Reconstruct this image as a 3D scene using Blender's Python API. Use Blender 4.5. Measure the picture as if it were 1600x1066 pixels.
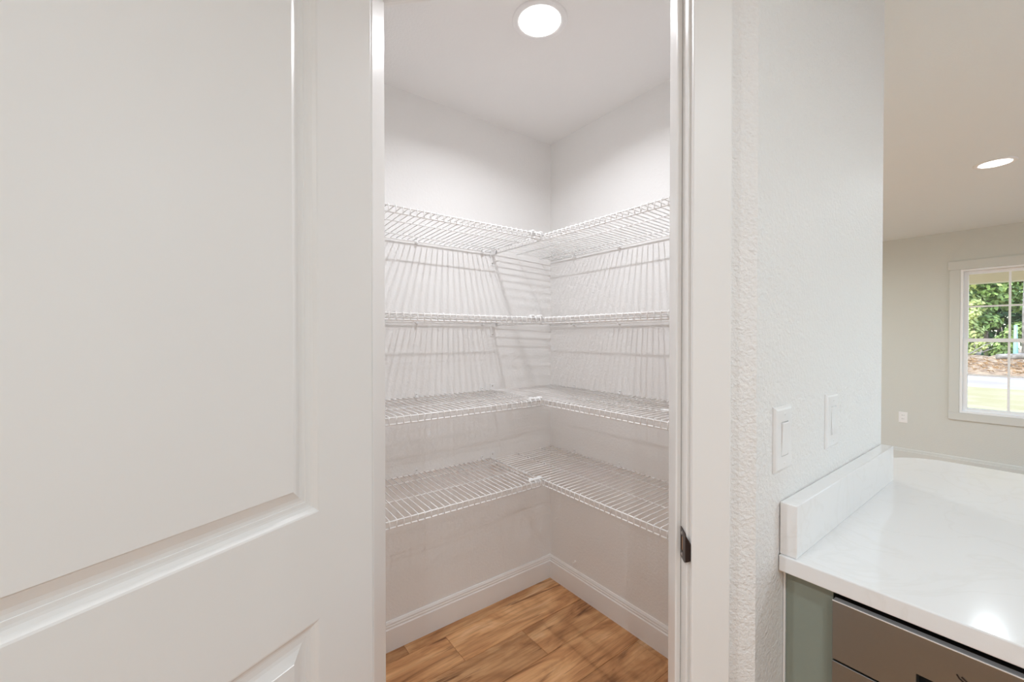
import bpy, bmesh, math, random
from mathutils import Vector, Matrix

random.seed(7)
R = math.radians
scene = bpy.context.scene
C = scene.collection
for o in list(bpy.data.objects):
    bpy.data.objects.remove(o)

# ------------------------------------------------------------------ camera
cam_data = bpy.data.cameras.new('camera')
cam = bpy.data.objects.new('camera', cam_data)
C.objects.link(cam)
cam_data.sensor_width = 36.0
cam_data.lens = 650.0 / 1600.0 * 36.0
cam_data.clip_start = 0.02
cam.location = (0, 0, 1.35)
cam.rotation_euler = (R(90 - 0.55), 0, R(-36.79))
scene.camera = cam

# ------------------------------------------------------------------ world, sun, exposure
SKY = 0.75
SUN = 3.2
LAMP_PANTRY = 7.1      # watts of the lamp behind each diffuser
LAMP_ROOM = 12.4
LAMP_COL = (0.83, 0.93, 1.0)
LAMP_COL_PANTRY = (0.92, 0.935, 0.985)
SPREAD_PANTRY = 150
SPREAD_ROOM = 172
world = bpy.data.worlds.new('world')
scene.world = world
world.use_nodes = True
wn = world.node_tree
sky = wn.nodes.new('ShaderNodeTexSky')
sky.sky_type = 'NISHITA'
sky.sun_disc = False
sky.sun_elevation = R(52)
sky.sun_rotation = R(-70)
bg = wn.nodes['Background']
wn.links.new(sky.outputs[0], bg.inputs[0])
bg.inputs[1].default_value = SKY
sun_data = bpy.data.lights.new('sun', 'SUN')
sun = bpy.data.objects.new('sun', sun_data)
C.objects.link(sun)
sun_data.energy = SUN
sun_data.angle = R(0.6)
sun_data.color = (1.0, 0.95, 0.86)
sun.rotation_euler = Vector((0.60, -0.22, -0.77)).to_track_quat('-Z', 'Y').to_euler()
scene.view_settings.view_transform = 'Standard'
scene.view_settings.look = 'None'
scene.view_settings.gamma = 1.0
scene.view_settings.use_curve_mapping = False
scene.view_settings.exposure = 0.0
scene.cycles.max_bounces = 16
scene.cycles.diffuse_bounces = 10

# ------------------------------------------------------------------ materials
def mat(name, col, rough=0.5, metal=0.0, bump=None, emit=0.0, spec=0.5, var=0.0):
    m = bpy.data.materials.new(name)
    m.use_nodes = True
    nt = m.node_tree
    b = nt.nodes['Principled BSDF']
    b.inputs['Base Color'].default_value = (*col, 1)
    b.inputs['Roughness'].default_value = rough
    b.inputs['Metallic'].default_value = metal
    b.inputs['Specular IOR Level'].default_value = spec
    if emit:
        b.inputs['Emission Color'].default_value = (*EMITCOL, 1)
        b.inputs['Emission Strength'].default_value = emit
    if bump:
        scale, dist, strength = bump
        tc = nt.nodes.new('ShaderNodeTexCoord')
        n = nt.nodes.new('ShaderNodeTexNoise')
        n.inputs['Scale'].default_value = scale
        n.inputs['Detail'].default_value = 3
        n.inputs['Roughness'].default_value = 0.55
        bp = nt.nodes.new('ShaderNodeBump')
        bp.inputs['Distance'].default_value = dist
        bp.inputs['Strength'].default_value = strength
        nt.links.new(tc.outputs['Object'], n.inputs['Vector'])
        nt.links.new(n.outputs['Fac'], bp.inputs['Height'])
        nt.links.new(bp.outputs[0], b.inputs['Normal'])
    if var:
        oi = nt.nodes.new('ShaderNodeNewGeometry')
        mr = nt.nodes.new('ShaderNodeMapRange')
        mr.inputs['To Min'].default_value = 1 - var
        mr.inputs['To Max'].default_value = 1 + var
        mx = nt.nodes.new('ShaderNodeMix')
        mx.data_type = 'RGBA'
        mx.blend_type = 'MULTIPLY'
        mx.inputs[0].default_value = 1
        mx.inputs[6].default_value = (*col, 1)
        nt.links.new(oi.outputs['Random Per Island'], mr.inputs[0])
        nt.links.new(mr.outputs[0], mx.inputs[7])
        nt.links.new(mx.outputs[2], b.inputs['Base Color'])
    return m

EMITCOL = (1.0, 0.99, 0.98)
M = {}
M['wall'] = mat('wall_paint', (0.85, 0.847, 0.838), 0.75, bump=(95, 0.004, 0.30))
M['wall_living'] = mat('wall_paint_bounce_tint', (0.67, 0.68, 0.64), 0.75, bump=(95, 0.004, 0.30))  # same paint as the other walls, darkened and greened against warm floor bounce
M['wall_rough'] = mat('wall_paint_orange_peel', (0.86, 0.852, 0.84), 0.55, bump=(140, 0.0055, 0.7))
M['ceiling'] = mat('ceiling_paint_bounce_tint', (0.83, 0.895, 0.915), 0.85, bump=(120, 0.004, 0.25))  # white cooled in its colour to offset orange bounce from the floor
M['ceiling_pantry'] = mat('ceiling_paint_untinted', (0.87, 0.867, 0.86), 0.85, bump=(120, 0.004, 0.2))
M['casing'] = mat('casing_paint', (0.85, 0.84, 0.825), 0.42)
M['trim'] = mat('trim_gloss_white', (0.86, 0.85, 0.835), 0.22)
M['door'] = mat('door_paint', (0.85, 0.84, 0.825), 0.35, bump=(60, 0.0006, 0.15))
M['base'] = mat('baseboard_paint', (0.87, 0.868, 0.862), 0.35)
M['casing_greige'] = mat('casing_greige', (0.665, 0.675, 0.64), 0.5)
M['wire'] = mat('wire_white', (0.91, 0.905, 0.90), 0.3)
M['plastic'] = mat('plastic_white', (0.86, 0.86, 0.86), 0.3)
M['plastic_dark'] = mat('slot_dark', (0.05, 0.05, 0.05), 0.5)
M['bronze'] = mat('oil_rubbed_bronze', (0.045, 0.028, 0.022), 0.32, metal=0.7)
M['steel'] = mat('steel_screw', (0.6, 0.58, 0.55), 0.3, metal=1.0)
M['vinyl'] = mat('vinyl_white', (0.92, 0.93, 0.94), 0.35)
M['sage'] = mat('sage_cabinet', (0.262, 0.295, 0.25), 0.45)
M['black'] = mat('black_cavity', (0.006, 0.006, 0.006), 0.7)
M['stainless'] = mat('dark_stainless', (0.27, 0.268, 0.255), 0.36, metal=0.92)
M['stainless_edge'] = mat('stainless_edge', (0.55, 0.58, 0.62), 0.35, metal=0.3)
M['lamp'] = mat('lamp_diffuser', (0.9, 0.9, 0.9), 0.5, emit=6)
M['lamp_pantry'] = mat('lamp_diffuser_pantry', (0.9, 0.9, 0.9), 0.5, emit=6)
M['soffit'] = mat('porch_paint', (0.95, 0.82, 0.62), 0.7)
M['exterior'] = mat('exterior_siding', (0.7, 0.66, 0.58), 0.7)
M['subfloor'] = mat('subfloor', (0.09, 0.055, 0.03), 0.9)

def quartz():
    m = mat('white_quartz', (0.84, 0.84, 0.84), 0.09)
    nt = m.node_tree
    b = nt.nodes['Principled BSDF']
    tc = nt.nodes.new('ShaderNodeTexCoord')
    n = nt.nodes.new('ShaderNodeTexNoise')
    n.inputs['Scale'].default_value = 4.5
    n.inputs['Detail'].default_value = 7
    n.inputs['Distortion'].default_value = 1.8
    cr = nt.nodes.new('ShaderNodeValToRGB')
    e = cr.color_ramp.elements
    e[0].position = 0.470; e[0].color = (0.86, 0.86, 0.86, 1)
    e[1].position = 0.53; e[1].color = (0.86, 0.86, 0.86, 1)
    k = cr.color_ramp.elements.new(0.5); k.color = (0.835, 0.832, 0.825, 1)
    nt.links.new(tc.outputs['Object'], n.inputs['Vector'])
    nt.links.new(n.outputs['Fac'], cr.inputs[0])
    nt.links.new(cr.outputs[0], b.inputs['Base Color'])
    return m
M['quartz'] = quartz()

def wood():
    m = mat('vinyl_plank_oak', (0.4, 0.2, 0.1), 0.38)
    nt = m.node_tree
    L = nt.links.new
    N = nt.nodes.new
    b = nt.nodes['Principled BSDF']
    tc = N('ShaderNodeTexCoord'); oi = N('ShaderNodeObjectInfo')
    mul = N('ShaderNodeVectorMath'); mul.operation = 'MULTIPLY'
    comb = N('ShaderNodeCombineXYZ')
    off = N('ShaderNodeMath'); off.operation = 'MULTIPLY'; off.inputs[1].default_value = 61.0
    L(oi.outputs['Random'], off.inputs[0])
    L(off.outputs[0], comb.inputs[0]); L(off.outputs[0], comb.inputs[1]); L(off.outputs[0], comb.inputs[2])
    add = N('ShaderNodeVectorMath'); add.operation = 'ADD'
    mul.inputs[1].default_value = (1.7, 6.5, 1.0)
    L(tc.outputs['Object'], mul.inputs[0]); L(mul.outputs[0], add.inputs[0]); L(comb.outputs[0], add.inputs[1])
    big = N('ShaderNodeTexNoise'); big.inputs['Scale'].default_value = 1.3; big.inputs['Detail'].default_value = 6
    big.inputs['Roughness'].default_value = 0.55; big.inputs['Distortion'].default_value = 1.2
    L(add.outputs[0], big.inputs['Vector'])
    ramp = N('ShaderNodeValToRGB')
    e = ramp.color_ramp.elements
    e[0].position = 0.30; e[0].color = (0.29, 0.130, 0.050, 1)
    e[1].position = 0.74; e[1].color = (0.80, 0.53, 0.31, 1)
    k = ramp.color_ramp.elements.new(0.43); k.color = (0.52, 0.255, 0.106, 1)
    k = ramp.color_ramp.elements.new(0.56); k.color = (0.67, 0.375, 0.175, 1)
    L(big.outputs['Fac'], ramp.inputs[0])
    # fine dark grain streaks
    mul2 = N('ShaderNodeVectorMath'); mul2.operation = 'MULTIPLY'; mul2.inputs[1].default_value = (3.0, 48.0, 1.0)
    add2 = N('ShaderNodeVectorMath'); add2.operation = 'ADD'
    L(tc.outputs['Object'], mul2.inputs[0]); L(mul2.outputs[0], add2.inputs[0]); L(comb.outputs[0], add2.inputs[1])
    fine = N('ShaderNodeTexNoise'); fine.inputs['Scale'].default_value = 1.6; fine.inputs['Detail'].default_value = 4
    fine.inputs['Distortion'].default_value = 0.6
    L(add2.outputs[0], fine.inputs['Vector'])
    fr = N('ShaderNodeValToRGB')
    fr.color_ramp.elements[0].position = 0.32; fr.color_ramp.elements[0].color = (0.78, 0.73, 0.68, 1)
    fr.color_ramp.elements[1].position = 0.55; fr.color_ramp.elements[1].color = (1.04, 1.04, 1.04, 1)
    L(fine.outputs['Fac'], fr.inputs[0])
    mx = N('ShaderNodeMix'); mx.data_type = 'RGBA'; mx.blend_type = 'MULTIPLY'; mx.inputs[0].default_value = 1
    L(ramp.outputs[0], mx.inputs[6]); L(fr.outputs[0], mx.inputs[7])
    # long dark mineral streaks
    mul3 = N('ShaderNodeVectorMath'); mul3.operation = 'MULTIPLY'; mul3.inputs[1].default_value = (1.1, 13.0, 1.0)
    add3 = N('ShaderNodeVectorMath'); add3.operation = 'ADD'
    L(tc.outputs['Object'], mul3.inputs[0]); L(mul3.outputs[0], add3.inputs[0]); L(comb.outputs[0], add3.inputs[1])
    st = N('ShaderNodeTexNoise'); st.inputs['Scale'].default_value = 1.7; st.inputs['Detail'].default_value = 3; st.inputs['Distortion'].default_value = 2.2
    L(add3.outputs[0], st.inputs['Vector'])
    sr = N('ShaderNodeValToRGB')
    sr.color_ramp.elements[0].position = 0.60; sr.color_ramp.elements[0].color = (1, 1, 1, 1)
    sr.color_ramp.elements[1].position = 0.72; sr.color_ramp.elements[1].color = (0.40, 0.31, 0.25, 1)
    L(st.outputs['Fac'], sr.inputs[0])
    mx3 = N('ShaderNodeMix'); mx3.data_type = 'RGBA'; mx3.blend_type = 'MULTIPLY'; mx3.inputs[0].default_value = 1
    L(mx.outputs[2], mx3.inputs[6]); L(sr.outputs[0], mx3.inputs[7])
    hv = N('ShaderNodeHueSaturation')
    mr = N('ShaderNodeMapRange'); mr.inputs['To Min'].default_value = 0.74; mr.inputs['To Max'].default_value = 1.28
    L(oi.outputs['Random'], mr.inputs[0]); L(mr.outputs[0], hv.inputs['Value'])
    hv.inputs['Saturation'].default_value = 1.0
    L(mx3.outputs[2], hv.inputs['Color']); L(hv.outputs[0], b.inputs['Base Color'])
    return m
M['wood'] = wood()

def ground_mat(name, a, b_, scale, rough=0.95):
    m = mat(name, a, rough)
    nt = m.node_tree
    tc = nt.nodes.new('ShaderNodeTexCoord')
    n = nt.nodes.new('ShaderNodeTexNoise'); n.inputs['Scale'].default_value = scale; n.inputs['Detail'].default_value = 6
    cr = nt.nodes.new('ShaderNodeValToRGB')
    cr.color_ramp.elements[0].position = 0.38; cr.color_ramp.elements[0].color = (*a, 1)
    cr.color_ramp.elements[1].position = 0.62; cr.color_ramp.elements[1].color = (*b_, 1)
    nt.links.new(tc.outputs['Object'], n.inputs['Vector'])
    nt.links.new(n.outputs['Fac'], cr.inputs[0])
    nt.links.new(cr.outputs[0], nt.nodes['Principled BSDF'].inputs['Base Color'])
    return m
M['lawn'] = ground_mat('dry_lawn', (0.41, 0.34, 0.165), (0.47, 0.385, 0.235), 1.3)
M['sand'] = ground_mat('sand_drive', (0.40, 0.33, 0.28), (0.50, 0.44, 0.39), 0.5)
M['straw'] = ground_mat('pine_straw', (0.23, 0.15, 0.09), (0.52, 0.37, 0.24), 4.5)
M['bark'] = ground_mat('bark', (0.16, 0.12, 0.09), (0.30, 0.25, 0.21), 6)
M['bark_pale'] = ground_mat('bark_pale', (0.19, 0.165, 0.14), (0.36, 0.32, 0.285), 5)
M['leaf_light'] = mat('leaf_light', (0.50, 0.55, 0.20), 0.7, var=0.5)
M['leaf_mid'] = mat('leaf_mid', (0.24, 0.34, 0.10), 0.7, var=0.6)
M['leaf_dark'] = mat('leaf_dark', (0.055, 0.12, 0.045), 0.7, var=0.6)
M['teal'] = mat('teal_paint', (0.30, 0.55, 0.50), 0.5)

def glass():
    m = bpy.data.materials.new('window_glass')
    m.use_nodes = True
    nt = m.node_tree
    nt.nodes.clear()
    out = nt.nodes.new('ShaderNodeOutputMaterial')
    tr = nt.nodes.new('ShaderNodeBsdfTransparent'); tr.inputs[0].default_value = (0.95, 0.97, 0.96, 1)
    gl = nt.nodes.new('ShaderNodeBsdfGlossy'); gl.inputs['Roughness'].default_value = 0.02
    fr = nt.nodes.new('ShaderNodeFresnel'); fr.inputs[0].default_value = 1.45
    mx = nt.nodes.new('ShaderNodeMixShader')
    nt.links.new(fr.outputs[0], mx.inputs[0]); nt.links.new(tr.outputs[0], mx.inputs[1]); nt.links.new(gl.outputs[0], mx.inputs[2])
    nt.links.new(mx.outputs[0], out.inputs[0])
    return m
M['glass'] = glass()

# ------------------------------------------------------------------ mesh helpers
class MB:
    """collects geometry for ONE mesh object"""
    def __init__(self):
        self.v = []; self.f = []
    def add(self, vs, fs):
        o = len(self.v)
        self.v += [tuple(p) for p in vs]
        self.f += [tuple(i + o for i in f) for f in fs]
        return self
    def box(self, x0, x1, y0, y1, z0, z1):
        vs = [(x, y, z) for z in (z0, z1) for x, y in ((x0, y0), (x1, y0), (x1, y1), (x0, y1))]
        return self.add(vs, [(3, 2, 1, 0), (4, 5, 6, 7), (0, 1, 5, 4), (1, 2, 6, 5), (2, 3, 7, 6), (3, 0, 4, 7)])
    def cbox(self, x0, x1, y0, y1, z0, z1, c):
        """box whose edges are all chamfered by c"""
        bm = bmesh.new()
        bmesh.ops.create_cube(bm, size=1)
        for v in bm.verts:
            v.co = Vector(((x0 + x1) / 2 + v.co.x * (x1 - x0), (y0 + y1) / 2 + v.co.y * (y1 - y0), (z0 + z1) / 2 + v.co.z * (z1 - z0)))
        bmesh.ops.bevel(bm, geom=list(bm.edges), offset=c, segments=2, profile=0.5, affect='EDGES')
        bm.verts.index_update()
        self.add([v.co[:] for v in bm.verts], [[v.index for v in f.verts] for f in bm.faces])
        bm.free()
        return self
    def prism(self, poly, z0, z1):
        """poly counter-clockwise (x, y)"""
        a = sum(poly[i][0] * poly[(i + 1) % len(poly)][1] - poly[(i + 1) % len(poly)][0] * poly[i][1] for i in range(len(poly)))
        if a < 0:
            poly = poly[::-1]
        n = len(poly)
        vs = [(x, y, z0) for x, y in poly] + [(x, y, z1) for x, y in poly]
        return self.add(vs, [tuple(range(n))[::-1], tuple(range(n, 2 * n))] + [(i, (i + 1) % n, (i + 1) % n + n, i + n) for i in range(n)])
    def tube(self, pts, r, seg=6, r1=None):
        pts = [Vector(p) for p in pts]
        n = len(pts)
        vs = []; fs = []
        ref = None
        for i, p in enumerate(pts):
            if i == 0: t = pts[1] - p
            elif i == n - 1: t = p - pts[i - 1]
            else: t = (pts[i + 1] - p).normalized() + (p - pts[i - 1]).normalized()
            t.normalize()
            if ref is None:
                ref = Vector((0, 0, 1)) if abs(t.z) < 0.9 else Vector((1, 0, 0))
            a = t.cross(ref).normalized(); b = a.cross(t)
            ref = b
            rr = r if r1 is None else r + (r1 - r) * i / (n - 1)
            for k in range(seg):
                w = 2 * math.pi * k / seg
                vs.append(p + a * (math.cos(w) * rr) + b * (math.sin(w) * rr))
        for i in range(n - 1):
            for k in range(seg):
                k2 = (k + 1) % seg
                fs.append((i * seg + k, i * seg + k2, (i + 1) * seg + k2, (i + 1) * seg + k))
        fs.append(tuple(range(seg))[::-1]); fs.append(tuple(range((n - 1) * seg, n * seg)))
        return self.add(vs, fs)
    def lathe(self, prof, seg=40, z=1):
        """prof: (radius, height) list around the z axis"""
        vs = []; fs = []
        for (r, h) in prof:
            for k in range(seg):
                w = 2 * math.pi * k / seg
                vs.append((r * math.cos(w), r * math.sin(w), h))
        for i in range(len(prof) - 1):
            for k in range(seg):
                k2 = (k + 1) % seg
                fs.append((i * seg + k, i * seg + k2, (i + 1) * seg + k2, (i + 1) * seg + k))
        return self.add(vs, fs)
    def mesh(self, name, m, smooth=False):
        me = bpy.data.meshes.new(name)
        me.from_pydata(self.v, [], self.f)
        me.materials.append(m)
        bm = bmesh.new(); bm.from_mesh(me)
        bmesh.ops.recalc_face_normals(bm, faces=bm.faces)
        bm.to_mesh(me); bm.free()
        if smooth:
            me.shade_smooth()
        me.update()
        return me
    def build(self, name, m, parent=None, smooth=False, loc=None):
        return put(name, self.mesh(name, m, smooth), parent, loc)

def put(name, me, parent=None, loc=None, rotz=0.0):
    o = bpy.data.objects.new(name, me)
    C.objects.link(o)
    if parent: o.parent = parent
    if loc is not None: o.location = loc
    if rotz: o.rotation_euler[2] = rotz
    return o

def bevel(o, w, seg=2, angle=35):
    b = o.modifiers.new('bevel', 'BEVEL')
    b.width = w; b.segments = seg; b.limit_method = 'ANGLE'; b.angle_limit = R(angle)
    return o

def empty(name, loc=(0, 0, 0), rot=(0, 0, 0)):
    o = bpy.data.objects.new(name, None)
    C.objects.link(o)
    o.location = loc; o.rotation_euler = rot
    o.empty_display_size = 0.05
    return o

def tag(o, label=None, cat=None, group=None, kind=None):
    if label: o['label'] = label
    if cat: o['category'] = cat
    if group: o['group'] = group
    if kind: o['kind'] = kind
    return o

def struct(o, label=None):
    return tag(o, label, kind='structure')

def copy_tree(o, parent=None):
    c = o.copy(); C.objects.link(c)
    if parent: c.parent = parent
    for ch in list(o.children):
        copy_tree(ch, c)
    return c

# ------------------------------------------------------------------ plan of the place
S2 = math.sqrt(0.5)
W2 = Vector((S2, -S2))            # along the angled doorway wall, towards the strike jamb
N2 = Vector((S2, S2))             # through the doorway, into the pantry
JR = Vector((0.7396, 0.4336))     # strike jamb, kitchen edge
OPEN_W = 0.6636
JL = JR - W2 * OPEN_W
KR = JR + W2 * 0.1235
KL = JL - W2 * 0.1235
CEIL = 2.434
PX, PY = 1.575, 1.745             # pantry corner
HEAD = 2.146                      # underside of head jamb
WT = 0.116
def P2(v): return (v.x, v.y)
def lp(w, t):                     # point from the strike jamb edge in wall coordinates
    v = JR + W2 * w + N2 * t
    return (v.x, v.y)

# floor: subfloor and planks
floor = struct(MB().box(-2.4, 6.34, -2.6, 3.0, -0.16, -0.006).build('floor', M['subfloor']), 'brown wood-look plank floor')
PW, PL = 0.178, 1.22
def plank_mesh(x0, x1, y0, y1):
    g, c, zt = 0.0006, 0.0012, 0.0
    x0 += g; x1 -= g; y0 += g; y1 -= g
    vs = [(x0, y0, -0.006), (x1, y0, -0.006), (x1, y1, -0.006), (x0, y1, -0.006),
          (x0, y0, zt - c), (x1, y0, zt - c), (x1, y1, zt - c), (x0, y1, zt - c),
          (x0 + c, y0 + c, zt), (x1 - c, y0 + c, zt), (x1 - c, y1 - c, zt), (x0 + c, y1 - c, zt)]
    fs = [(8, 9, 10, 11)]
    for i in range(4):
        j = (i + 1) % 4
        fs += [(i, j, j + 4, i + 4), (i + 4, j + 4, j + 8, i + 8)]
    return MB().add(vs, fs).mesh('plank', M['wood'])
row = 0
y = -2.6
rng = random.Random(21)
while y < 2.99:
    y1 = min(y + PW, 3.0)
    x = -2.4 - rng.uniform(0.05, PL - 0.15)
    while x < 6.19:
        x0 = max(x, -2.4); x1 = min(x + PL, 6.2)
        if x1 - x0 > 0.03:
            cx = (x0 + x1) / 2; cy = (y + y1) / 2
            put('plank', plank_mesh(x0 - cx, x1 - cx, y - cy, y1 - cy), floor, (cx, cy, 0))
        x += PL
    y += PW

# ceiling
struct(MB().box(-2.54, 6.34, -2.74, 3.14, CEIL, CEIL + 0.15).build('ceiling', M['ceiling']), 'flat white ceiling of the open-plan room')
PCZ = CEIL - 0.008                 # underside of a thin slab added to keep the pantry ceiling untinted
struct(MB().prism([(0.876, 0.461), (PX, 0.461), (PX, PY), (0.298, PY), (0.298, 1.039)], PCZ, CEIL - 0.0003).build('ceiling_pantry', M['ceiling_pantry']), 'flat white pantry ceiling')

# walls
w = MB()
w.prism([lp(0.018, 0), P2(KR), (0.876, 0.461), lp(0.018, WT)], 0, CEIL)
klr = JL - W2 * 0.018
w.prism([P2(klr), P2(KL), (0.298, 1.039), P2(klr + N2 * WT)], 0, CEIL)
w.prism([lp(0.018, 0), lp(0.018, WT), P2(klr + N2 * WT), P2(klr)], HEAD + 0.018, CEIL)
struct(w.build('wall_doorway', M['wall_rough']), 'angled white textured wall around the pantry doorway')
struct(MB().prism([P2(KR), (1.69, 0.346), (1.69, 0.461), (0.876, 0.461)], 0, CEIL).build('wall_partition', M['wall_rough']),
       'short white textured partition wall above the counter')
struct(MB().box(PX, 1.69, 0.461, 1.86, 0, CEIL).build('wall_pantry_right', M['wall']), 'right pantry wall')
struct(MB().box(0.298, PX, PY, 1.86, 0, CEIL).build('wall_pantry_left', M['wall']), 'left pantry wall')
struct(MB().prism([P2(KL), (0.298, 1.039), (0.298, 1.86), (0.183, 1.86)], 0, CEIL).build('wall_pantry_return', M['wall']))
struct(MB().box(-2.4, 0.183, PY, 1.86, 0, CEIL).build('wall_kitchen', M['wall']))
struct(MB().box(-2.54, -2.4, -2.74, 1.86, -0.2, CEIL).build('wall_left', M['wall']))

WX = 6.2                                                            # inner face of the window wall
WIN = [(-0.25, 0.661, 0.58, 2.035), (-2.15, -1.24, 0.58, 2.035)]    # y0, y1, z0, z1; the second is an unseen opening added for daylight
w = MB()
ys = [-2.74, -2.15, -1.24, -0.25, 0.661, 3.14]
for a, b in ((ys[0], ys[1]), (ys[2], ys[3]), (ys[4], ys[5])):
    w.box(WX, WX + 0.14, a, b, -0.2, CEIL)
for (y0, y1, z0, z1) in WIN:
    w.box(WX, WX + 0.14, y0, y1, -0.2, z0); w.box(WX, WX + 0.14, y0, y1, z1, CEIL)
struct(w.build('wall_window', M['wall_living']), 'pale living room wall with the window, tinted to offset floor bounce')
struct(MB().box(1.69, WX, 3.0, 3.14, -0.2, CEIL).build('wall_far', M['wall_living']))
GD = (2.2, 5.8, 0.0, 2.15)                                           # glass door opening added in the unseen back wall for daylight
w = MB()
w.box(-2.4, GD[0], -2.74, -2.6, -0.2, CEIL); w.box(GD[1], WX, -2.74, -2.6, -0.2, CEIL)
w.box(GD[0], GD[1], -2.74, -2.6, GD[3], CEIL); w.box(GD[0], GD[1], -2.74, -2.6, -0.2, 0)
struct(w.build('wall_back', M['wall']))

# baseboards
BPROF = [(0.0, 0.0), (0.014, 0.0), (0.014, 0.094), (0.0105, 0.098), (0.0105, 0.106), (0.0085, 0.109), (0.0085, 0.116), (0.004, 0.125), (0.0, 0.125)]
def baseboard(name, p0, p1, m, m0=0, m1=0, prof=BPROF, label=None):
    """profile swept p0 -> p1, projecting to the right hand side of the run; m0/m1 mitre the ends inwards"""
    p0 = Vector(p0); p1 = Vector(p1)
    d = (p1 - p0).normalized(); nrm = Vector((d.y, -d.x))
    n = len(prof)
    vs = []
    for base, s, mm in ((p0, 1, m0), (p1, -1, m1)):
        for (o_, z) in prof:
            q = base + nrm * o_ + d * (s * mm * o_)
            vs.append((q.x, q.y, z))
    fs = [(i, (i + 1) % n, (i + 1) % n + n, i + n) for i in range(n)] + [tuple(range(n))[::-1], tuple(range(n, 2 * n))]
    return struct(MB().add(vs, fs).build(name, m), label)
baseboard('baseboard_pantry_left', (0.298, PY), (PX, PY), M['base'], 0, 1, label='white profiled baseboard on the left pantry wall')
baseboard('baseboard_pantry_right', (PX, PY), (PX, 0.461), M['base'], 1, 0, label='white profiled baseboard on the right pantry wall')
baseboard('baseboard_window', (WX, 3.0), (WX, -2.6), M['casing_greige'], label='painted baseboard under the living room window')

# ------------------------------------------------------------------ door frame: jambs, stops, casings, strike plate
frame = struct(empty('trim_1', (JR.x, JR.y, 0), (0, 0, R(-45))), 'white gloss door frame with flat casing around the pantry doorway')
# local x = along the wall (to the right jamb 0), local y = into the pantry
OW = OPEN_W
bevel(MB().box(0, 0.0178, 0, WT, 0, HEAD).build('jamb', M['trim'], frame), 0.0015)
bevel(MB().box(-OW - 0.0178, -OW, 0, WT, 0, HEAD).build('jamb', M['trim'], frame), 0.0015)
bevel(MB().box(-OW - 0.0178, 0.0178, 0, WT, HEAD + 0.0002, HEAD + 0.0178).build('jamb', M['trim'], frame), 0.0015)
ST0, ST1, SP = 0.037, 0.100, 0.011
bevel(MB().box(-SP, -0.0002, ST0, ST1, 0, HEAD - SP).build('door_stop', M['trim'], frame), 0.003, 3)
bevel(MB().box(-OW + 0.0002, -OW + SP, ST0, ST1, 0, HEAD - SP).build('door_stop', M['trim'], frame), 0.003, 3)
bevel(MB().box(-OW, 0, ST0, ST1, HEAD - SP + 0.0002, HEAD - 0.0002).build('door_stop', M['trim'], frame), 0.003, 3)
CW = 0.068
for yy0, yy1 in ((-0.017, -0.0003), (WT + 0.0003, WT + 0.017)):
    cw = CW if yy0 < 0 else 0.05
    bevel(MB().box(0.005, 0.005 + cw, yy0, yy1, 0, HEAD + 0.005).build('casing', M['casing'], frame), 0.0025, 3)
    bevel(MB().box(-OW - 0.005 - cw, -OW - 0.005, yy0, yy1, 0, HEAD + 0.005).build('casing', M['casing'], frame), 0.0025, 3)
    bevel(MB().box(-OW - 0.005 - cw, 0.005 + cw, yy0, yy1, HEAD + 0.0052, HEAD + 0.005 + cw).build('casing', M['casing'], frame), 0.0025, 3)
# strike plate with a curved lip round the jamb edge
ZS = 0.945
sp = MB()
def strike_outline():
    h = 0.029
    vs = []; fs = []
    cols = [(0.0335, -0.0016, 1.0), (0.012, -0.0016, 1.0), (0.004, -0.0017, 0.98), (-0.002, -0.0016, 0.86), (-0.008, 0.0010, 0.72), (-0.0135, 0.0040, 0.55)]
    rows = [-1, -0.86, -0.5, 0, 0.5, 0.86, 1]
    for (yy, xx, s) in cols:
        for r in rows:
            vs.append((xx, yy, ZS + r * h * s))
    nr = len(rows)
    for i in range(len(cols) - 1):
        for j in range(nr - 1):
            if i == 0 and 2 <= j <= 3:                 # the latch hole
                continue
            fs.append((i * nr + j, i * nr + j + 1, (i + 1) * nr + j + 1, (i + 1) * nr + j))
    # plate strips beside the hole
    for (ya, yb) in ((0.0335, 0.0285), (0.0165, 0.012)):
        k = len(vs)
        vs += [(-0.0016, ya, ZS - 0.5 * h), (-0.0016, ya, ZS + 0.5 * h), (-0.0016, yb, ZS + 0.5 * h), (-0.0016, yb, ZS - 0.5 * h)]
        fs.append((k, k + 1, k + 2, k + 3))
    return vs, fs
sp.add(*strike_outline())
so = sp.build('strike_plate', M['bronze'], frame)
sol = so.modifiers.new('solid', 'SOLIDIFY'); sol.thickness = 0.0016; sol.offset = 0
tag(so, 'dark bronze strike plate with a curved lip')
put('latch_hole', MB().box(-0.0011, -0.0004, 0.0165, 0.0285, ZS - 0.0145, ZS + 0.0145).mesh('latch_hole', mat('raw_wood', (0.42, 0.25, 0.15), 0.7)), so)
for dz in (-0.021, 0.021):
    s = MB().lathe([(0.0001, 0.0012), (0.0022, 0.0010), (0.0034, 0.0)], 12).build('screw', M['steel'], so, True, (-0.0025, 0.022, ZS + dz))
    s.rotation_euler = (0, R(-90), 0)

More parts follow.
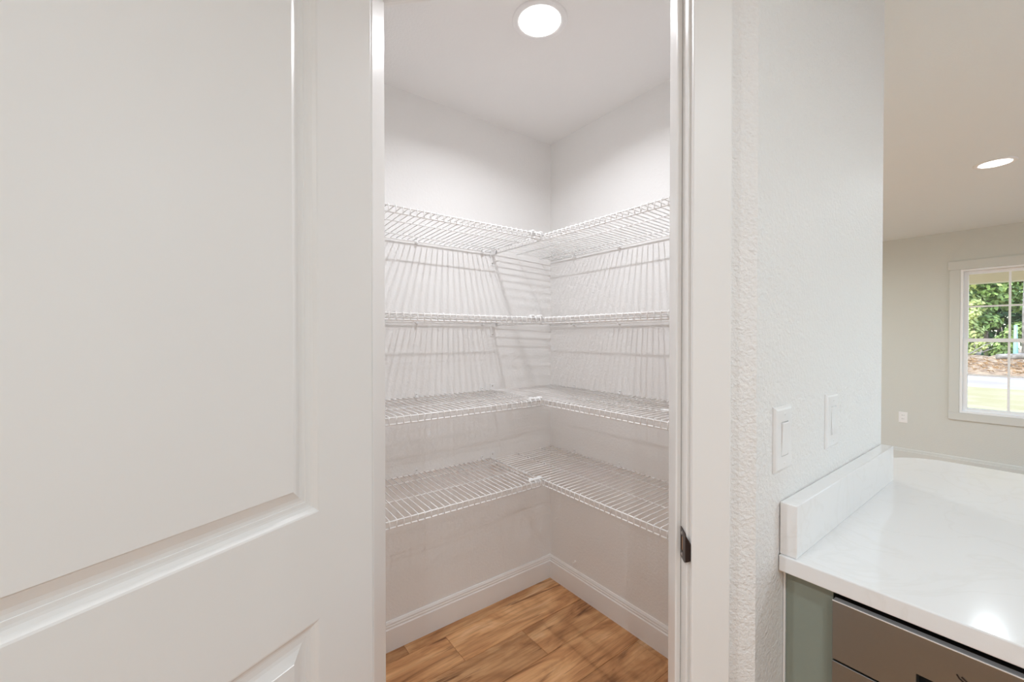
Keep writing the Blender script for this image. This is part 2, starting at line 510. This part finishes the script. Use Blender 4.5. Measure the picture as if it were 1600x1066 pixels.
# ------------------------------------------------------------------ the open door
TH = R(108.7)
pin = JL - N2 * 0.008
DH = HEAD - 0.012
door = struct(empty('door_1', (pin.x, pin.y, 0.010), (0, 0, R(-45) - TH)), 'white two-panel moulded door standing open beside the pantry')
DW = 0.656
DY0, DY1 = 0.008, 0.043                  # kitchen face / pantry face (the one seen here)
X0, X1 = 0.003, 0.003 + DW
STL = 0.1255                             # stile width
PXA, PXB = X0 + STL, X1 - 0.100
PANELS = [(0.22, 0.835), (1.028, DH - 0.15)]   # z ranges (door-local, door bottom at 0)
lf = MB()
zs = [0] + [z for p in PANELS for z in p] + [DH]
xs = [X0, PXA, PXB, X1]
def vid(i, k, f): return (k * 4 + i) * 2 + f
vs = [(xs[i], (DY0, DY1)[f], zs[k]) for k in range(6) for i in range(4) for f in range(2)]
fs = []
for k in range(5):
    for i in range(3):
        if i == 1 and k in (1, 3):
            continue                         # the panels fill these
        for f in range(2):
            fs.append((vid(i, k, f), vid(i + 1, k, f), vid(i + 1, k + 1, f), vid(i, k + 1, f)))
    for i in (0, 3):
        fs.append((vid(i, k, 0), vid(i, k, 1), vid(i, k + 1, 1), vid(i, k + 1, 0)))
for i in range(3):
    for k in (0, 5):
        fs.append((vid(i, k, 0), vid(i, k, 1), vid(i + 1, k, 1), vid(i + 1, k, 0)))
lf.add(vs, fs)
leaf = bevel(lf.build('leaf', M['door'], door), 0.0012)
# one moulded panel, both faces: cove down, ledge, bevel up to the raised field
def panel(z0, z1):
    prof = [(0.0, 0.0), (0.003, -0.0008), (0.008, -0.0052), (0.013, -0.0074), (0.0165, -0.0080), (0.022, -0.0082), (0.0225, -0.0092),
            (0.028, -0.0092), (0.034, -0.0080), (0.047, -0.0026), (0.050, -0.0016), (0.0505, -0.0002)]
    b = MB()
    for face, sgn in ((DY1, 1), (DY0, -1)):
        vs = []; fs = []
        for (ins, dep) in prof:
            yy = face + sgn * dep
            vs += [(PXA + ins, yy, z0 + ins), (PXB - ins, yy, z0 + ins), (PXB - ins, yy, z1 - ins), (PXA + ins, yy, z1 - ins)]
        for i in range(len(prof) - 1):
            for k in range(4):
                k2 = (k + 1) % 4
                fs.append((i * 4 + k, i * 4 + k2, i * 4 + 4 + k2, i * 4 + 4 + k))
        e = (len(prof) - 1) * 4
        fs.append((e, e + 1, e + 2, e + 3))
        b.add(vs, fs)
    return b.build('panel', M['door'], door)
for z0, z1 in PANELS:
    panel(z0, z1)
KZ = ZS - 0.01
knob = MB().lathe([(0.0001, 0.058), (0.016, 0.057), (0.026, 0.050), (0.028, 0.042), (0.024, 0.032), (0.012, 0.024), (0.010, 0.010), (0.031, 0.008), (0.033, 0.0)], 28).mesh('knob', M['bronze'], True)
for yy, a in ((DY1, -90), (DY0, 90)):
    k = put('knob', knob, door, (X1 - 0.06, yy, KZ)); k.rotation_euler = (R(a), 0, 0)
    tag(k, 'dark bronze round knob')
for hz in (0.20, 1.30, 1.93):
    MB().tube([(0, 0, hz - 0.045), (0, 0, hz + 0.045)], 0.006, 10).build('hinge', M['bronze'], door, True)

# ------------------------------------------------------------------ downlights
def lamp_data(watts, spread, col):
    d = bpy.data.lights.new('lamp', 'AREA'); d.shape = 'DISK'; d.size = 0.052; d.energy = watts; d.color = col; d.spread = R(spread)
    return d
LAMPS = {'lamp_diffuser': lamp_data(LAMP_ROOM, SPREAD_ROOM, LAMP_COL), 'lamp_diffuser_pantry': lamp_data(LAMP_PANTRY, SPREAD_PANTRY, LAMP_COL_PANTRY)}
def downlight(loc, label, m, group=None):
    t = tag(empty('recessed_downlight', loc), label, 'ceiling light', group)
    MB().lathe([(0.094, 0.0), (0.0935, -0.003), (0.090, -0.005), (0.078, -0.0058), (0.0722, -0.0045), (0.0715, -0.0030)], 48).build('trim_ring', M['plastic'], t, True)
    MB().lathe([(0.0712, -0.0032), (0.045, -0.0042), (0.0002, -0.0046)], 40).build('diffuser', m, t, True)
    put('lamp', LAMPS[m.name], t, (0, 0, -0.0058))
    return t
downlight((0.928, 1.084, PCZ), 'round lit recessed downlight in the pantry ceiling', M['lamp_pantry'])
lv = downlight((3.967, 0.281, CEIL), 'round lit recessed downlight in the living room ceiling by the window', M['lamp'])
for (x, y, where) in ((4.0, -1.6, 'added out of view as fill over the living room, straight out from the second window'), (2.2, -1.35, 'added out of view as fill over the outer end of the peninsula'),  # unseen fittings added for soft fill; the dishwasher one follows from a shadow
                      (0.03, -0.70, 'over the kitchen floor in front of the dishwasher'), (-0.85, -1.0, 'added out of view as fill over the kitchen beside the open pantry door'),
                      (-0.95, 0.6, 'added out of view as fill over the kitchen behind the open pantry door'), (2.6, 1.9, 'added out of view as fill in the ceiling beyond the pantry'),
                      (4.6, 1.9, 'added out of view as fill in the ceiling corner past the living room window')):
    c = copy_tree(lv); c.location = (x, y, CEIL)
    c['label'] = 'round lit recessed downlight ' + where
    c['group'] = 'downlights of the open-plan room'
lv['group'] = 'downlights of the open-plan room'

# ------------------------------------------------------------------ wire shelves
SD = 0.401             # shelf depth
LIP = 0.026
def shelf_parts(root, length, tilt, clip_xs, cross_end=0.0):
    """local x along the wall, y out from the wall, z up; deck plane z = 0 at the wall, tilt at the front"""
    zf = tilt
    def zz(d): return tilt * d / SD
    wire = MB().tube([(0, 0.012, zz(0.012) + 0.0), (0, SD - 0.005, zf + 0.0005), (0, SD - 0.0005, zf - 0.003), (0, SD, zf - LIP + 0.001)], 0.0019, 6).mesh('deck_wire', M['wire'], True)
    n = int((length - 0.016) / 0.0254)
    for i in range(n + 1):
        put('deck_wire', wire, root, (0.008 + i * 0.0254, 0, 0))
    def rail(name, d, z, r):
        MB().tube([(0.002, d, z), (length - 0.002, d, z)], r, 8).build(name, M['wire'], root, True)
    rail('front_rail', SD - 0.004, zf - 0.0042, 0.0029)
    rail('lip_rail', SD - 0.0028, zf - LIP, 0.0029)
    rail('cross_wire', 0.245, zz(0.245) - 0.0036, 0.0023)
    rail('cross_wire', 0.085, zz(0.085) - 0.0036, 0.0023)
    rail('back_rail', 0.0125, zz(0.0125) - 0.0040, 0.0029)
    for x in clip_xs:
        c = MB()
        c.cbox(x - 0.006, x + 0.006, 0.0002, 0.005, -0.012, 0.014, 0.0012)
        c.cbox(x - 0.005, x + 0.005, 0.003, 0.018, -0.0115, -0.0070, 0.0010)
        c.cbox(x - 0.005, x + 0.005, 0.0155, 0.0185, -0.0115, -0.002, 0.0008)
        k = c.build('wall_clip', M['plastic'], root)
        MB().lathe([(0.0001, 0.0012), (0.0022, 0.001), (0.003, 0)], 10).build('screw', M['steel'], k, True, (x, 0.005, 0.009)).rotation_euler = (R(-90), 0, 0)

SH = [(1.776, 0.015, 'highest'), (1.420, 0.014, 'second highest'), (1.085, -0.001, 'second lowest'), (0.745, -0.007, 'lowest')]
XF = PX - SD                                   # front edge of the right-hand shelves
for z, tilt, nm in SH:
    # shelf on the right wall, running right into the left wall
    y_start = 0.465
    ln = PY - 0.006 - y_start
    t = tag(empty('wire_shelf', (PX, y_start, z), (0, 0, R(90))), f'white wire shelf along the right pantry wall, {nm} of the four there', 'shelf', 'wire shelves on the right pantry wall')
    shelf_parts(t, ln, tilt, [ln - d for d in (0.185, 0.48, 0.775, 1.07)])
    e = MB()                                   # end bracket that carries the front rail on the left wall
    x1 = ln
    up = nm in ('second lowest', 'lowest')
    e.cbox(x1 + 0.0032, x1 + 0.0058, SD - 0.019, SD + 0.007, tilt - (0.045 if up else 0.082), tilt + (0.030 if up else 0.006), 0.0008)
    e.cbox(x1 - 0.034, x1 + 0.0045, SD + 0.0005, SD + 0.0035, tilt - LIP - 0.006, tilt + 0.002, 0.0008)
    e.cbox(x1 - 0.034, x1 + 0.0045, SD - 0.011, SD - 0.0085, tilt - LIP - 0.006, tilt - 0.008, 0.0008)
    e.cbox(x1 - 0.034, x1 + 0.0045, SD - 0.011, SD + 0.0035, tilt - LIP - 0.0065, tilt - LIP - 0.0035, 0.0008)
    k = e.build('end_bracket', M['plastic'], t)
    zs_ = tilt + (0.020 if up else -0.070)
    MB().lathe([(0.0001, 0.002), (0.003, 0.0016), (0.0042, 0)], 12).build('screw', M['steel'], k, True, (x1 + 0.003, SD - 0.006, zs_)).rotation_euler = (0, R(-90), 0)
    if nm == 'second lowest':
        MB().cbox(0.350, 0.408, 0.240, 0.262, -0.002, 0.007, 0.002).build('joining_plate', M['plastic'], t)
    # shelf on the left wall, ending against the front rail of the right-hand shelf
    x_start = XF - 0.008
    ln = x_start - 0.302
    t = tag(empty('wire_shelf', (x_start, PY, z), (0, 0, R(180))), f'white wire shelf along the left pantry wall, {nm} of the four there', 'shelf', 'wire shelves on the left pantry wall')
    shelf_parts(t, ln, tilt, [x_start - x for x in (1.118, 0.77, 0.42)])
    j = MB()
    ztop = tilt
    j.cbox(-0.012, 0.056, SD - 0.026, SD - 0.009, ztop - 0.001, ztop + 0.0065, 0.002)
    for xx in (0.0, 0.044):
        j.cbox(xx - 0.007, xx + 0.007, SD - 0.030, SD - 0.004, ztop + 0.002, ztop + 0.010, 0.003)
    j.cbox(-0.012, 0.056, SD - 0.022, SD - 0.012, ztop - 0.011, ztop + 0.001, 0.002)
    j = j.build('corner_joint', M['plastic'], t)
    for xx in (0.0, 0.044):
        MB().lathe([(0.0001, -0.0015), (0.0026, -0.0012), (0.0034, 0)], 12).build('screw', M['steel'], j, True, (xx, SD - 0.017, ztop - 0.0112))

# small plastic plug in the right pantry wall above the baseboard
t = tag(empty('wall_plug', (PX, 1.548, 0.166), (0, 0, R(90))), 'tiny white plastic plug in the right pantry wall just above the baseboard', 'wall plug')
MB().lathe([(0.0001, 0.004), (0.004, 0.0038), (0.0065, 0.002), (0.007, 0.0)], 16).build('head', M['plastic'], t, True, (0, 0.0003, 0)).rotation_euler = (R(-90), 0, 0)
MB().tube([(0, 0.003, 0), (0.002, 0.014, -0.004), (0.004, 0.017, -0.012)], 0.0022, 8).build('hook', M['plastic'], t, True)

# ------------------------------------------------------------------ light switches on the partition wall
def light_switch(x, z, label, tilt_deg):
    t = tag(empty('light_switch', (x, 0.346, z)), label, 'light switch', 'rocker switches on the partition wall')
    p = MB()                                   # local -y points to the room
    w_, h_, d_ = 0.041, 0.065, 0.0065
    prof = [(0, 0.0), (0.0006, -0.0022), (0.0035, -0.0050), (0.007, -0.0062), (0.0135, -d_)]
    vs = []; fs = []
    for ins, yy in prof:
        vs += [(-w_ + ins, yy, -h_ + ins), (w_ - ins, yy, -h_ + ins), (w_ - ins, yy, h_ - ins), (-w_ + ins, yy, h_ - ins)]
    e = len(prof) * 4
    vs += [(-0.0172, -d_, -0.0345), (0.0172, -d_, -0.0345), (0.0172, -d_, 0.0345), (-0.0172, -d_, 0.0345)]
    vs += [(-0.0172, -0.001, -0.0345), (0.0172, -0.001, -0.0345), (0.0172, -0.001, 0.0345), (-0.0172, -0.001, 0.0345)]
    for i in range(len(prof) + 1):
        for k in range(4):
            k2 = (k + 1) % 4
            fs.append((i * 4 + k, i * 4 + k2, i * 4 + 4 + k2, i * 4 + 4 + k))
    p.add(vs, fs).build('cover_plate', M['plastic'], t)
    r = MB().cbox(-0.0160, 0.0160, -0.0085, -0.0015, -0.0333, 0.0333, 0.0012).build('rocker', M['plastic'], t, loc=(0, 0, 0))
    r.rotation_euler = (R(tilt_deg), 0, 0)
    for dz in (-0.049, 0.049):
        MB().lathe([(0.0001, 0.0012), (0.002, 0.001), (0.003, 0)], 12).build('screw', M['plastic'], t, True, (0, -d_, dz)).rotation_euler = (R(90), 0, 0)
light_switch(0.938, 1.146, 'white rocker light switch nearer the doorway, just past the wall corner', 2.8)
light_switch(1.228, 1.148, 'white rocker light switch farther along the partition wall, above the middle of the backsplash', -2.8)

# outlet on the window wall
t = tag(empty('wall_outlet', (WX, 1.085, 0.465), (0, 0, R(-90))), 'white duplex wall outlet low on the living room wall left of the window', 'outlet')
MB().cbox(-0.036, 0.036, -0.006, -0.0003, -0.058, 0.058, 0.002).build('cover_plate', M['plastic'], t)
for dz in (-0.0195, 0.0195):
    r = MB().cbox(-0.017, 0.017, -0.0078, -0.005, dz - 0.014, dz + 0.014, 0.003).build('receptacle', M['plastic'], t)
    for sx, hh in ((-0.0065, 0.005), (0.0065, 0.004)):
        MB().box(sx - 0.0013, sx + 0.0013, -0.0081, -0.0076, dz - hh + 0.003, dz + hh + 0.003).build('slot', M['plastic_dark'], r)

# ------------------------------------------------------------------ peninsula: worktop, splash, dishwasher, cabinets
CX0, CX1, CY0, CZ = 0.925, 2.09, -1.95, 0.914
poly = [(CX0, CY0), (CX1 - 0.15, CY0)]
for k in range(1, 9):
    a = R(-90 + 90 * k / 8); poly.append((CX1 - 0.15 + 0.15 * math.cos(a), CY0 + 0.15 + 0.15 * math.sin(a)))
for k in range(0, 9):
    a = R(90 * k / 8); poly.append((CX1 - 0.15 + 0.15 * math.cos(a), 0.24 + 0.15 * math.sin(a)))
poly += [(1.6915, 0.39), (1.6915, 0.3445), (CX0, 0.3445)]
top = bevel(MB().prism(poly, CZ - 0.032, CZ).build('worktop', M['quartz']), 0.0025, 3)
tag(top, 'white quartz worktop of the kitchen peninsula with a rounded far corner', 'worktop')
sp_ = bevel(MB().box(CX0 + 0.005, 1.680, 0.3145, 0.3445, CZ + 0.0004, CZ + 0.105).build('backsplash', M['quartz']), 0.002, 3)
tag(sp_, 'low white quartz backsplash upstand against the partition wall', 'backsplash')
# sage filler between the wall and the dishwasher
t = tag(empty('filler_panel', (0.955, 0.30, 0)), 'sage green cabinet filler strip under the worktop between wall and dishwasher', 'cabinet')
bevel(MB().box(0, 0.60, -0.038, 0.0415, 0.0005, CZ - 0.0335).build('board', M['sage'], t), 0.001)
MB().box(-0.0035, 0.004, 0.0417, 0.0452, 0.0005, CZ - 0.034).build('pale_strip', M['plastic'], t)  # thin white strip between wall and filler
# dishwasher
dwY1, dwY0 = 0.2585, -0.3385
t = tag(empty('dishwasher', (0.935, (dwY0 + dwY1) / 2, 0)), 'dark stainless dishwasher with a pocket handle under the white worktop', 'dishwasher')
hw = (dwY1 - dwY0) / 2
MB().box(0.036, 0.60, -hw + 0.002, hw - 0.002, 0.05, 0.8795).build('tub', M['black'], t)
ZT, ZM = 0.862, 0.7545
# control panel with a pocket handle recess
ph0, ph1, pz0, pz1 = -0.185, 0.185, 0.768, 0.798
cp = MB()
oy = [-hw, hw, hw, -hw]; oz = [ZM, ZM, ZT, ZT]; iy = [ph0, ph1, ph1, ph0]; iz = [pz0, pz0, pz1, pz1]
vs = [(0, oy[k], oz[k]) for k in range(4)] + [(0, iy[k], iz[k]) for k in range(4)] + [(0.024, iy[k], iz[k]) for k in range(4)] + [(0.033, oy[k], oz[k]) for k in range(4)]
fs = [(12, 13, 14, 15)]
for k in range(4):
    j = (k + 1) % 4
    fs += [(k, j, j + 4, k + 4), (k + 4, j + 4, j + 8, k + 8), (k, j, j + 12, k + 12)]
cp.add(vs, fs)
cpo = bevel(cp.build('control_panel', M['stainless'], t), 0.0010, 3)
MB().box(0.024, 0.034, ph0, ph1, pz0, pz1).build('pocket_handle', M['black'], t)
MB().box(0.0026, 0.0145, -hw + 0.001, hw - 0.001, ZT + 0.0001, ZT + 0.0010).build('top_edge', M['stainless_edge'], t)
MB().box(0.0147, 0.036, -hw + 0.001, hw - 0.001, ZT + 0.0001, ZT + 0.0016).build('gap_shade', M['black'], t)  # black strip standing in for the shaded gap behind the top edge
bevel(MB().box(-0.0006, 0.0024, -hw, hw, ZT - 0.0006, ZT + 0.0013).build('edge_glint', mat('painted_glint', (0.85, 0.85, 0.83), 0.25, metal=0.3), t), 0.0005, 2)  # pale strip painting the highlight along the front top edge
bevel(MB().box(-0.0005, 0.033, -hw, hw, 0.11, ZM - 0.0035).build('door', M['stainless'], t), 0.0012, 3)
MB().box(0.06, 0.08, -hw, hw, 0.0005, 0.10).build('toe_kick', M['black'], t)
# the beginning of a dark badge printed above the pocket handle (its strokes only)
bd = MB()
bd.tube([(-0.0004, 0.1395, 0.8275), (-0.0004, 0.1365, 0.8225), (-0.0004, 0.132, 0.8195)], 0.0011, 6)
bd.tube([(-0.0004, 0.1345, 0.8265), (-0.0004, 0.129, 0.8225), (-0.0004, 0.121, 0.8200)], 0.0011, 6)
bd.build('badge', M['bronze'], t)
# cabinet further along the peninsula
t = tag(empty('base_cabinet', (0.955, -1.12, 0)), 'sage green base cabinet beyond the dishwasher under the worktop', 'cabinet')
MB().box(0.0, 0.60, -0.77, 0.775, 0.10, 0.8795).build('carcass', M['sage'], t)
for a, b in ((-0.768, 0.001), (0.005, 0.772)):
    d = bevel(MB().box(-0.020, -0.0005, a, b, 0.105, 0.872).build('cabinet_door', M['sage'], t), 0.002)
    MB().tube([(-0.045, (a + b) / 2, 0.74), (-0.045, (a + b) / 2, 0.84)], 0.005, 8).build('handle', M['bronze'], d, True)
MB().box(0.06, 0.60, -0.77, 0.775, 0.0005, 0.0995).build('plinth', M['black'], t)
bp_ = tag(MB().box(1.558, 1.58, -1.89, 0.3415, 0.0005, CZ - 0.0335).build('peninsula_back', M['sage']), 'sage green back panel of the peninsula below the worktop overhang', 'panel')

# ------------------------------------------------------------------ windows
def window(name, y0, y1, z0, z1, label):
    t = struct(empty(name, (WX, 0, 0)), label)
    cw, ct = 0.076, 0.017
    cm = M['casing_greige']
    bevel(MB().box(-ct, -0.0003, y1, y1 + cw, z0, z1).build('side_casing', cm, t), 0.0015)
    bevel(MB().box(-ct, -0.0003, y0 - cw, y0, z0, z1).build('side_casing', cm, t), 0.0015)
    bevel(MB().box(-ct - 0.004, -0.0003, y0 - cw - 0.012, y1 + cw + 0.012, z1 + 0.0002, z1 + 0.088).build('head_casing', cm, t), 0.0015)
    bevel(MB().box(-ct, -0.0003, y0 - cw, y1 + cw, z0 - cw, z0 - 0.0002).build('apron', cm, t), 0.0015)
    f = MB()                                   # vinyl frame ring lining the opening
    fw = 0.020
    f.box(-0.012, 0.09, y1 - fw, y1 - 0.0004, z0 + 0.0004, z1 - 0.0004); f.box(-0.012, 0.09, y0 + 0.0004, y0 + fw, z0 + 0.0004, z1 - 0.0004)
    f.box(-0.012, 0.09, y0 + fw, y1 - fw, z1 - fw, z1 - 0.0004); f.box(-0.012, 0.09, y0 + fw, y1 - fw, z0 + 0.0004, z0 + fw)
    bevel(f.build('frame', M['vinyl'], t), 0.002)
    zm = 1.318
    for (nm, za, zb, xa) in (('lower', z0 + fw, zm + 0.018, 0.012), ('upper', zm - 0.018, z1 - fw, 0.050)):
        s = MB()
        sw = 0.031
        ya, yb = y0 + fw, y1 - fw
        s.box(xa, xa + 0.034, yb - sw, yb, za, zb); s.box(xa, xa + 0.034, ya, ya + sw, za, zb)
        s.box(xa, xa + 0.034, ya + sw, yb - sw, zb - (0.036 if nm == 'lower' else sw), zb); s.box(xa, xa + 0.034, ya + sw, yb - sw, za, za + (sw if nm == 'lower' else 0.036))
        so_ = bevel(s.build('sash', M['vinyl'], t), 0.0015)
        ga, gb = ya + sw, yb - sw
        gza, gzb = za + 0.031, zb - 0.031
        zc = (gza + gzb) / 2
        for k in (1, 2):
            yc = ga + (gb - ga) * k / 3
            MB().box(xa + 0.011, xa + 0.021, yc - 0.008, yc + 0.008, za + 0.031, zb - 0.031).build('muntin', M['vinyl'], so_)
        MB().box(xa + 0.0112, xa + 0.0208, ga, gb, zc - 0.008, zc + 0.008).build('muntin', M['vinyl'], so_)
        MB().box(xa + 0.022, xa + 0.025, ga - 0.004, gb + 0.004, za + 0.026, zb - 0.026).build('pane', M['glass'], so_)
    return t
window('window_1', *WIN[0], 'white double-hung grid window with greige casing in the living room wall')
window('window_added', *WIN[1], 'second white double-hung grid window, added out of view for daylight')
# glass door added behind the camera to let in sky light
t = struct(empty('door_added', (0, -2.6, 0)), 'white glazed patio door added in the unseen back wall for daylight')
f = MB()
for a, b in ((GD[0], GD[0] + 0.08), (GD[1] - 0.08, GD[1]), ((GD[0] + GD[1]) / 2 - 0.06, (GD[0] + GD[1]) / 2 + 0.06)):
    f.box(a, b, -0.10, -0.02, 0.0, GD[3])
f.box(GD[0] + 0.08, GD[1] - 0.08, -0.10, -0.02, GD[3] - 0.08, GD[3]); f.box(GD[0] + 0.08, GD[1] - 0.08, -0.10, -0.02, 0, 0.1)
f.build('frame', M['vinyl'], t)
mid = (GD[0] + GD[1]) / 2
for a, b in ((GD[0] + 0.08, mid - 0.06), (mid + 0.06, GD[1] - 0.08)):
    MB().box(a, b, -0.063, -0.057, 0.1, GD[3] - 0.08).build('pane', M['glass'], t)

# ------------------------------------------------------------------ outside
GZ = -0.2
struct(MB().box(6.34, 8.45, -6, 9, GZ - 0.1, GZ + 0.08).build('ground_porch', M['sand']))
struct(MB().box(6.34, 8.3, -6, 9, 2.36, 2.46).build('ceiling_porch', M['soffit']), 'cream porch ceiling outside the window')
struct(MB().box(8.3, 8.5, -6, 9, 2.07, 2.46).build('beam_porch', M['soffit']), 'cream porch beam seen through the top of the window')
struct(MB().box(-60, 20.5, -60, 60, GZ - 0.6, GZ - 0.1).build('ground_lawn', M['lawn']), 'sunlit dry lawn outside the window')
struct(MB().box(-2, 9, -10, -2.74, GZ - 0.1, GZ).build('ground_bounce', mat('bounce_concrete', (0.72, 0.72, 0.70), 0.9)))  # unseen pale slab added to bounce sunlight up to the ceiling
struct(MB().box(20.5, 28.0, -60, 60, GZ - 0.6, GZ - 0.12).build('ground_sand', M['sand']), 'pale sandy track beyond the lawn')
struct(MB().box(28.0, 90.0, -60, 60, GZ - 0.6, GZ - 0.13).build('ground_wood', M['straw']), 'forest floor beyond the track')
# low bank of straw and debris
rb = random.Random(4)
vs = []; fs = []
nx, ny = 14, 60
for i in range(nx + 1):
    for j in range(ny + 1):
        u = i / nx
        x = 27.2 + 9 * u
        y = -8 + 24 * j / ny
        h = 0.62 * math.sin(math.pi * min(1, u * 1.25) * 0.5) ** 1.4 * (1 if u < .8 else (1 - u) / .2)
        vs.append((x + rb.uniform(-.1, .1), y, GZ - 0.14 + h * (1 + rb.uniform(-.22, .22))))
for i in range(nx):
    for j in range(ny):
        a = i * (ny + 1) + j
        fs.append((a, a + 1, a + ny + 2, a + ny + 1))
struct(MB().add(vs, fs).build('ground_bank', M['straw'], smooth=True), 'low bank of straw and forest debris')

def leaves(mb, c, rad, n, size, rg, squash=1.0, hollow=0.35):
    for _ in range(n):
        while True:
            p = Vector((rg.uniform(-1, 1), rg.uniform(-1, 1), rg.uniform(-1, 1)))
            if hollow < p.length < 1: break
        q = Vector(c) + Vector((p.x * rad, p.y * rad, p.z * rad * squash))
        nrm = (p + Vector((rg.uniform(-.8, .8), rg.uniform(-.8, .8), rg.uniform(-.3, 1.1)))).normalized()
        a = nrm.orthogonal().normalized(); a.rotate(Matrix.Rotation(rg.uniform(0, 6.28), 3, nrm)); b = nrm.cross(a)
        s = size * rg.uniform(.6, 1.3)
        mb.add([q - a * s, q - b * s * .55, q + a * s, q + b * s * .55], [(0, 1, 2, 3)])

def tree(name, x, y, h, crown_z, rad, m, label, seed, trunk_r=0.13, bark='bark', n=2200, size=0.17, group=None, blobs=7):
    rg = random.Random(seed)
    z0 = GZ - 0.15
    t = tag(empty(name, (x, y, z0)), label, 'tree' if 'tree' in name else 'shrub', group)
    pts = [(0, 0, -0.2), (rg.uniform(-.1, .1), rg.uniform(-.1, .1), h * .4), (rg.uniform(-.2, .2), rg.uniform(-.2, .2), h * .95)]
    MB().tube(pts, trunk_r, 9, trunk_r * .35).build('trunk', M[bark], t, True)
    c = MB()
    for k in range(blobs):
        a = rg.uniform(0, 6.28); rr = rad * rg.uniform(0.2, 0.75)
        zz = crown_z + (h - crown_z) * (k + .5) / blobs
        leaves(c, (math.cos(a) * rr, math.sin(a) * rr, zz), rad * rg.uniform(.45, .8), n // blobs, size, rg, .8)
    cr = c.build('crown', m, t); cr['kind'] = 'stuff'
    return t
# dark wood edge behind
for k, (x, y) in enumerate(((47, 0.6), (47, 6.2), (48, -5.2), (53, 3.4), (53, 9.2), (53, -2.4), (59, 1.0), (59, 6.4))):
    tree('dense_tree', x, y, 13, 0.8, 2.4, M['leaf_dark'], 'dark dense tree at the back of the wood beyond the track', 100 + k, .2, n=3000, size=.27, group='dark trees at the back of the wood', blobs=12)
tree('leafy_tree', 41, 3.2, 8.5, 2.4, 1.5, M['leaf_mid'], 'mid green leafy tree in the middle of the window view', 11, .12, n=2600, size=.17, blobs=10)
tree('leafy_tree', 39, 4.5, 7.5, 1.2, 1.6, M['leaf_light'], 'bright yellow-green tree at the side of the window view nearest the outlet', 12, .10, n=2600, size=.15, blobs=10)
tree('leafy_shrub', 37.5, 3.35, 3.3, 0.7, 0.95, M['leaf_light'], 'bright yellow-green shrub in front of the wood', 13, .05, n=1700, size=.12)
tree('leafy_shrub', 38, 2.2, 2.4, 0.5, 0.8, M['leaf_mid'], 'mid green shrub beside the pale trunk', 14, .05, n=1300, size=.12)
tree('leafy_tree', 42.5, 1.55, 9, 3.6, 1.3, M['leaf_mid'], 'mid green tree above the pale trunk', 15, .12, n=2000, size=.17, blobs=8)
t = tag(empty('bare_trunk', (37, 1.38, GZ - 0.15)), 'thick pale grey tree trunk at the edge of the wood', 'tree')
MB().tube([(0, 0, -.1), (.03, .02, 3), (0, -.05, 7), (.05, -.1, 11)], .19, 12, .13).build('trunk', M['bark_pale'], t, True)
MB().tube([(0, -.03, 6), (.2, .5, 7.2), (.3, .9, 8.4)], .06, 8, .03).build('branch', M['bark_pale'], t, True)
t = tag(MB().tube([(0, 0, 0), (.02, 0, 1.2), (.02, 0.01, 2.3)], .11, 10, .06).build('marker_post', M['teal'], None, True, (35.5, 1.71, GZ - .1)),
        'slim pale teal marker post standing before the wood', 'post')
t = tag(MB().tube([(0, -2.6, 0.0), (.1, -.6, .05), (.05, 0.1, 0.02), (.1, 0.45, 0.0)], .16, 10, .12).build('fallen_log', M['bark_pale'], None, True, (30.2, 1.6, 0.42)),
        'grey fallen log lying on the straw bank', 'log')
t = tag(empty('fallen_branch', (29.4, 2.9, 0.25)), 'long bare pale branch propped on the straw bank', 'branch')
MB().tube([(0, .45, 0), (.05, -.1, .32), (.1, -.55, .72), (.1, -1.0, .95)], .035, 7, .015).build('limb', M['bark_pale'], t, True)
MB().tube([(.05, -.1, .32), (.1, -.5, .4), (.12, -.9, .62)], .02, 6, .008).build('twig', M['bark_pale'], t, True)
# straw heap litter on the bank
lb = MB()
for _ in range(900):
    x = rb.uniform(27.6, 31.5); y = rb.uniform(-1.5, 5.5)
    z = GZ - .10 + .62 * min(1, max(0, (x - 27.2) / 5))
    a = rb.uniform(0, 3.14); l = rb.uniform(.08, .3)
    d = Vector((math.cos(a) * l, math.sin(a) * l, rb.uniform(-.05, .1)))
    p = Vector((x, y, z + rb.uniform(0, .12))); s = Vector((-d.y, d.x, .2)).normalized() * .018
    lb.add([p - s, p + d - s, p + d + s, p + s], [(0, 1, 2, 3)])
tag(lb.build('straw_litter', mat('straw_bits', (.55, .36, .2), .9, var=.5)), 'scattered straw and twigs on the bank', 'straw', kind='stuff')
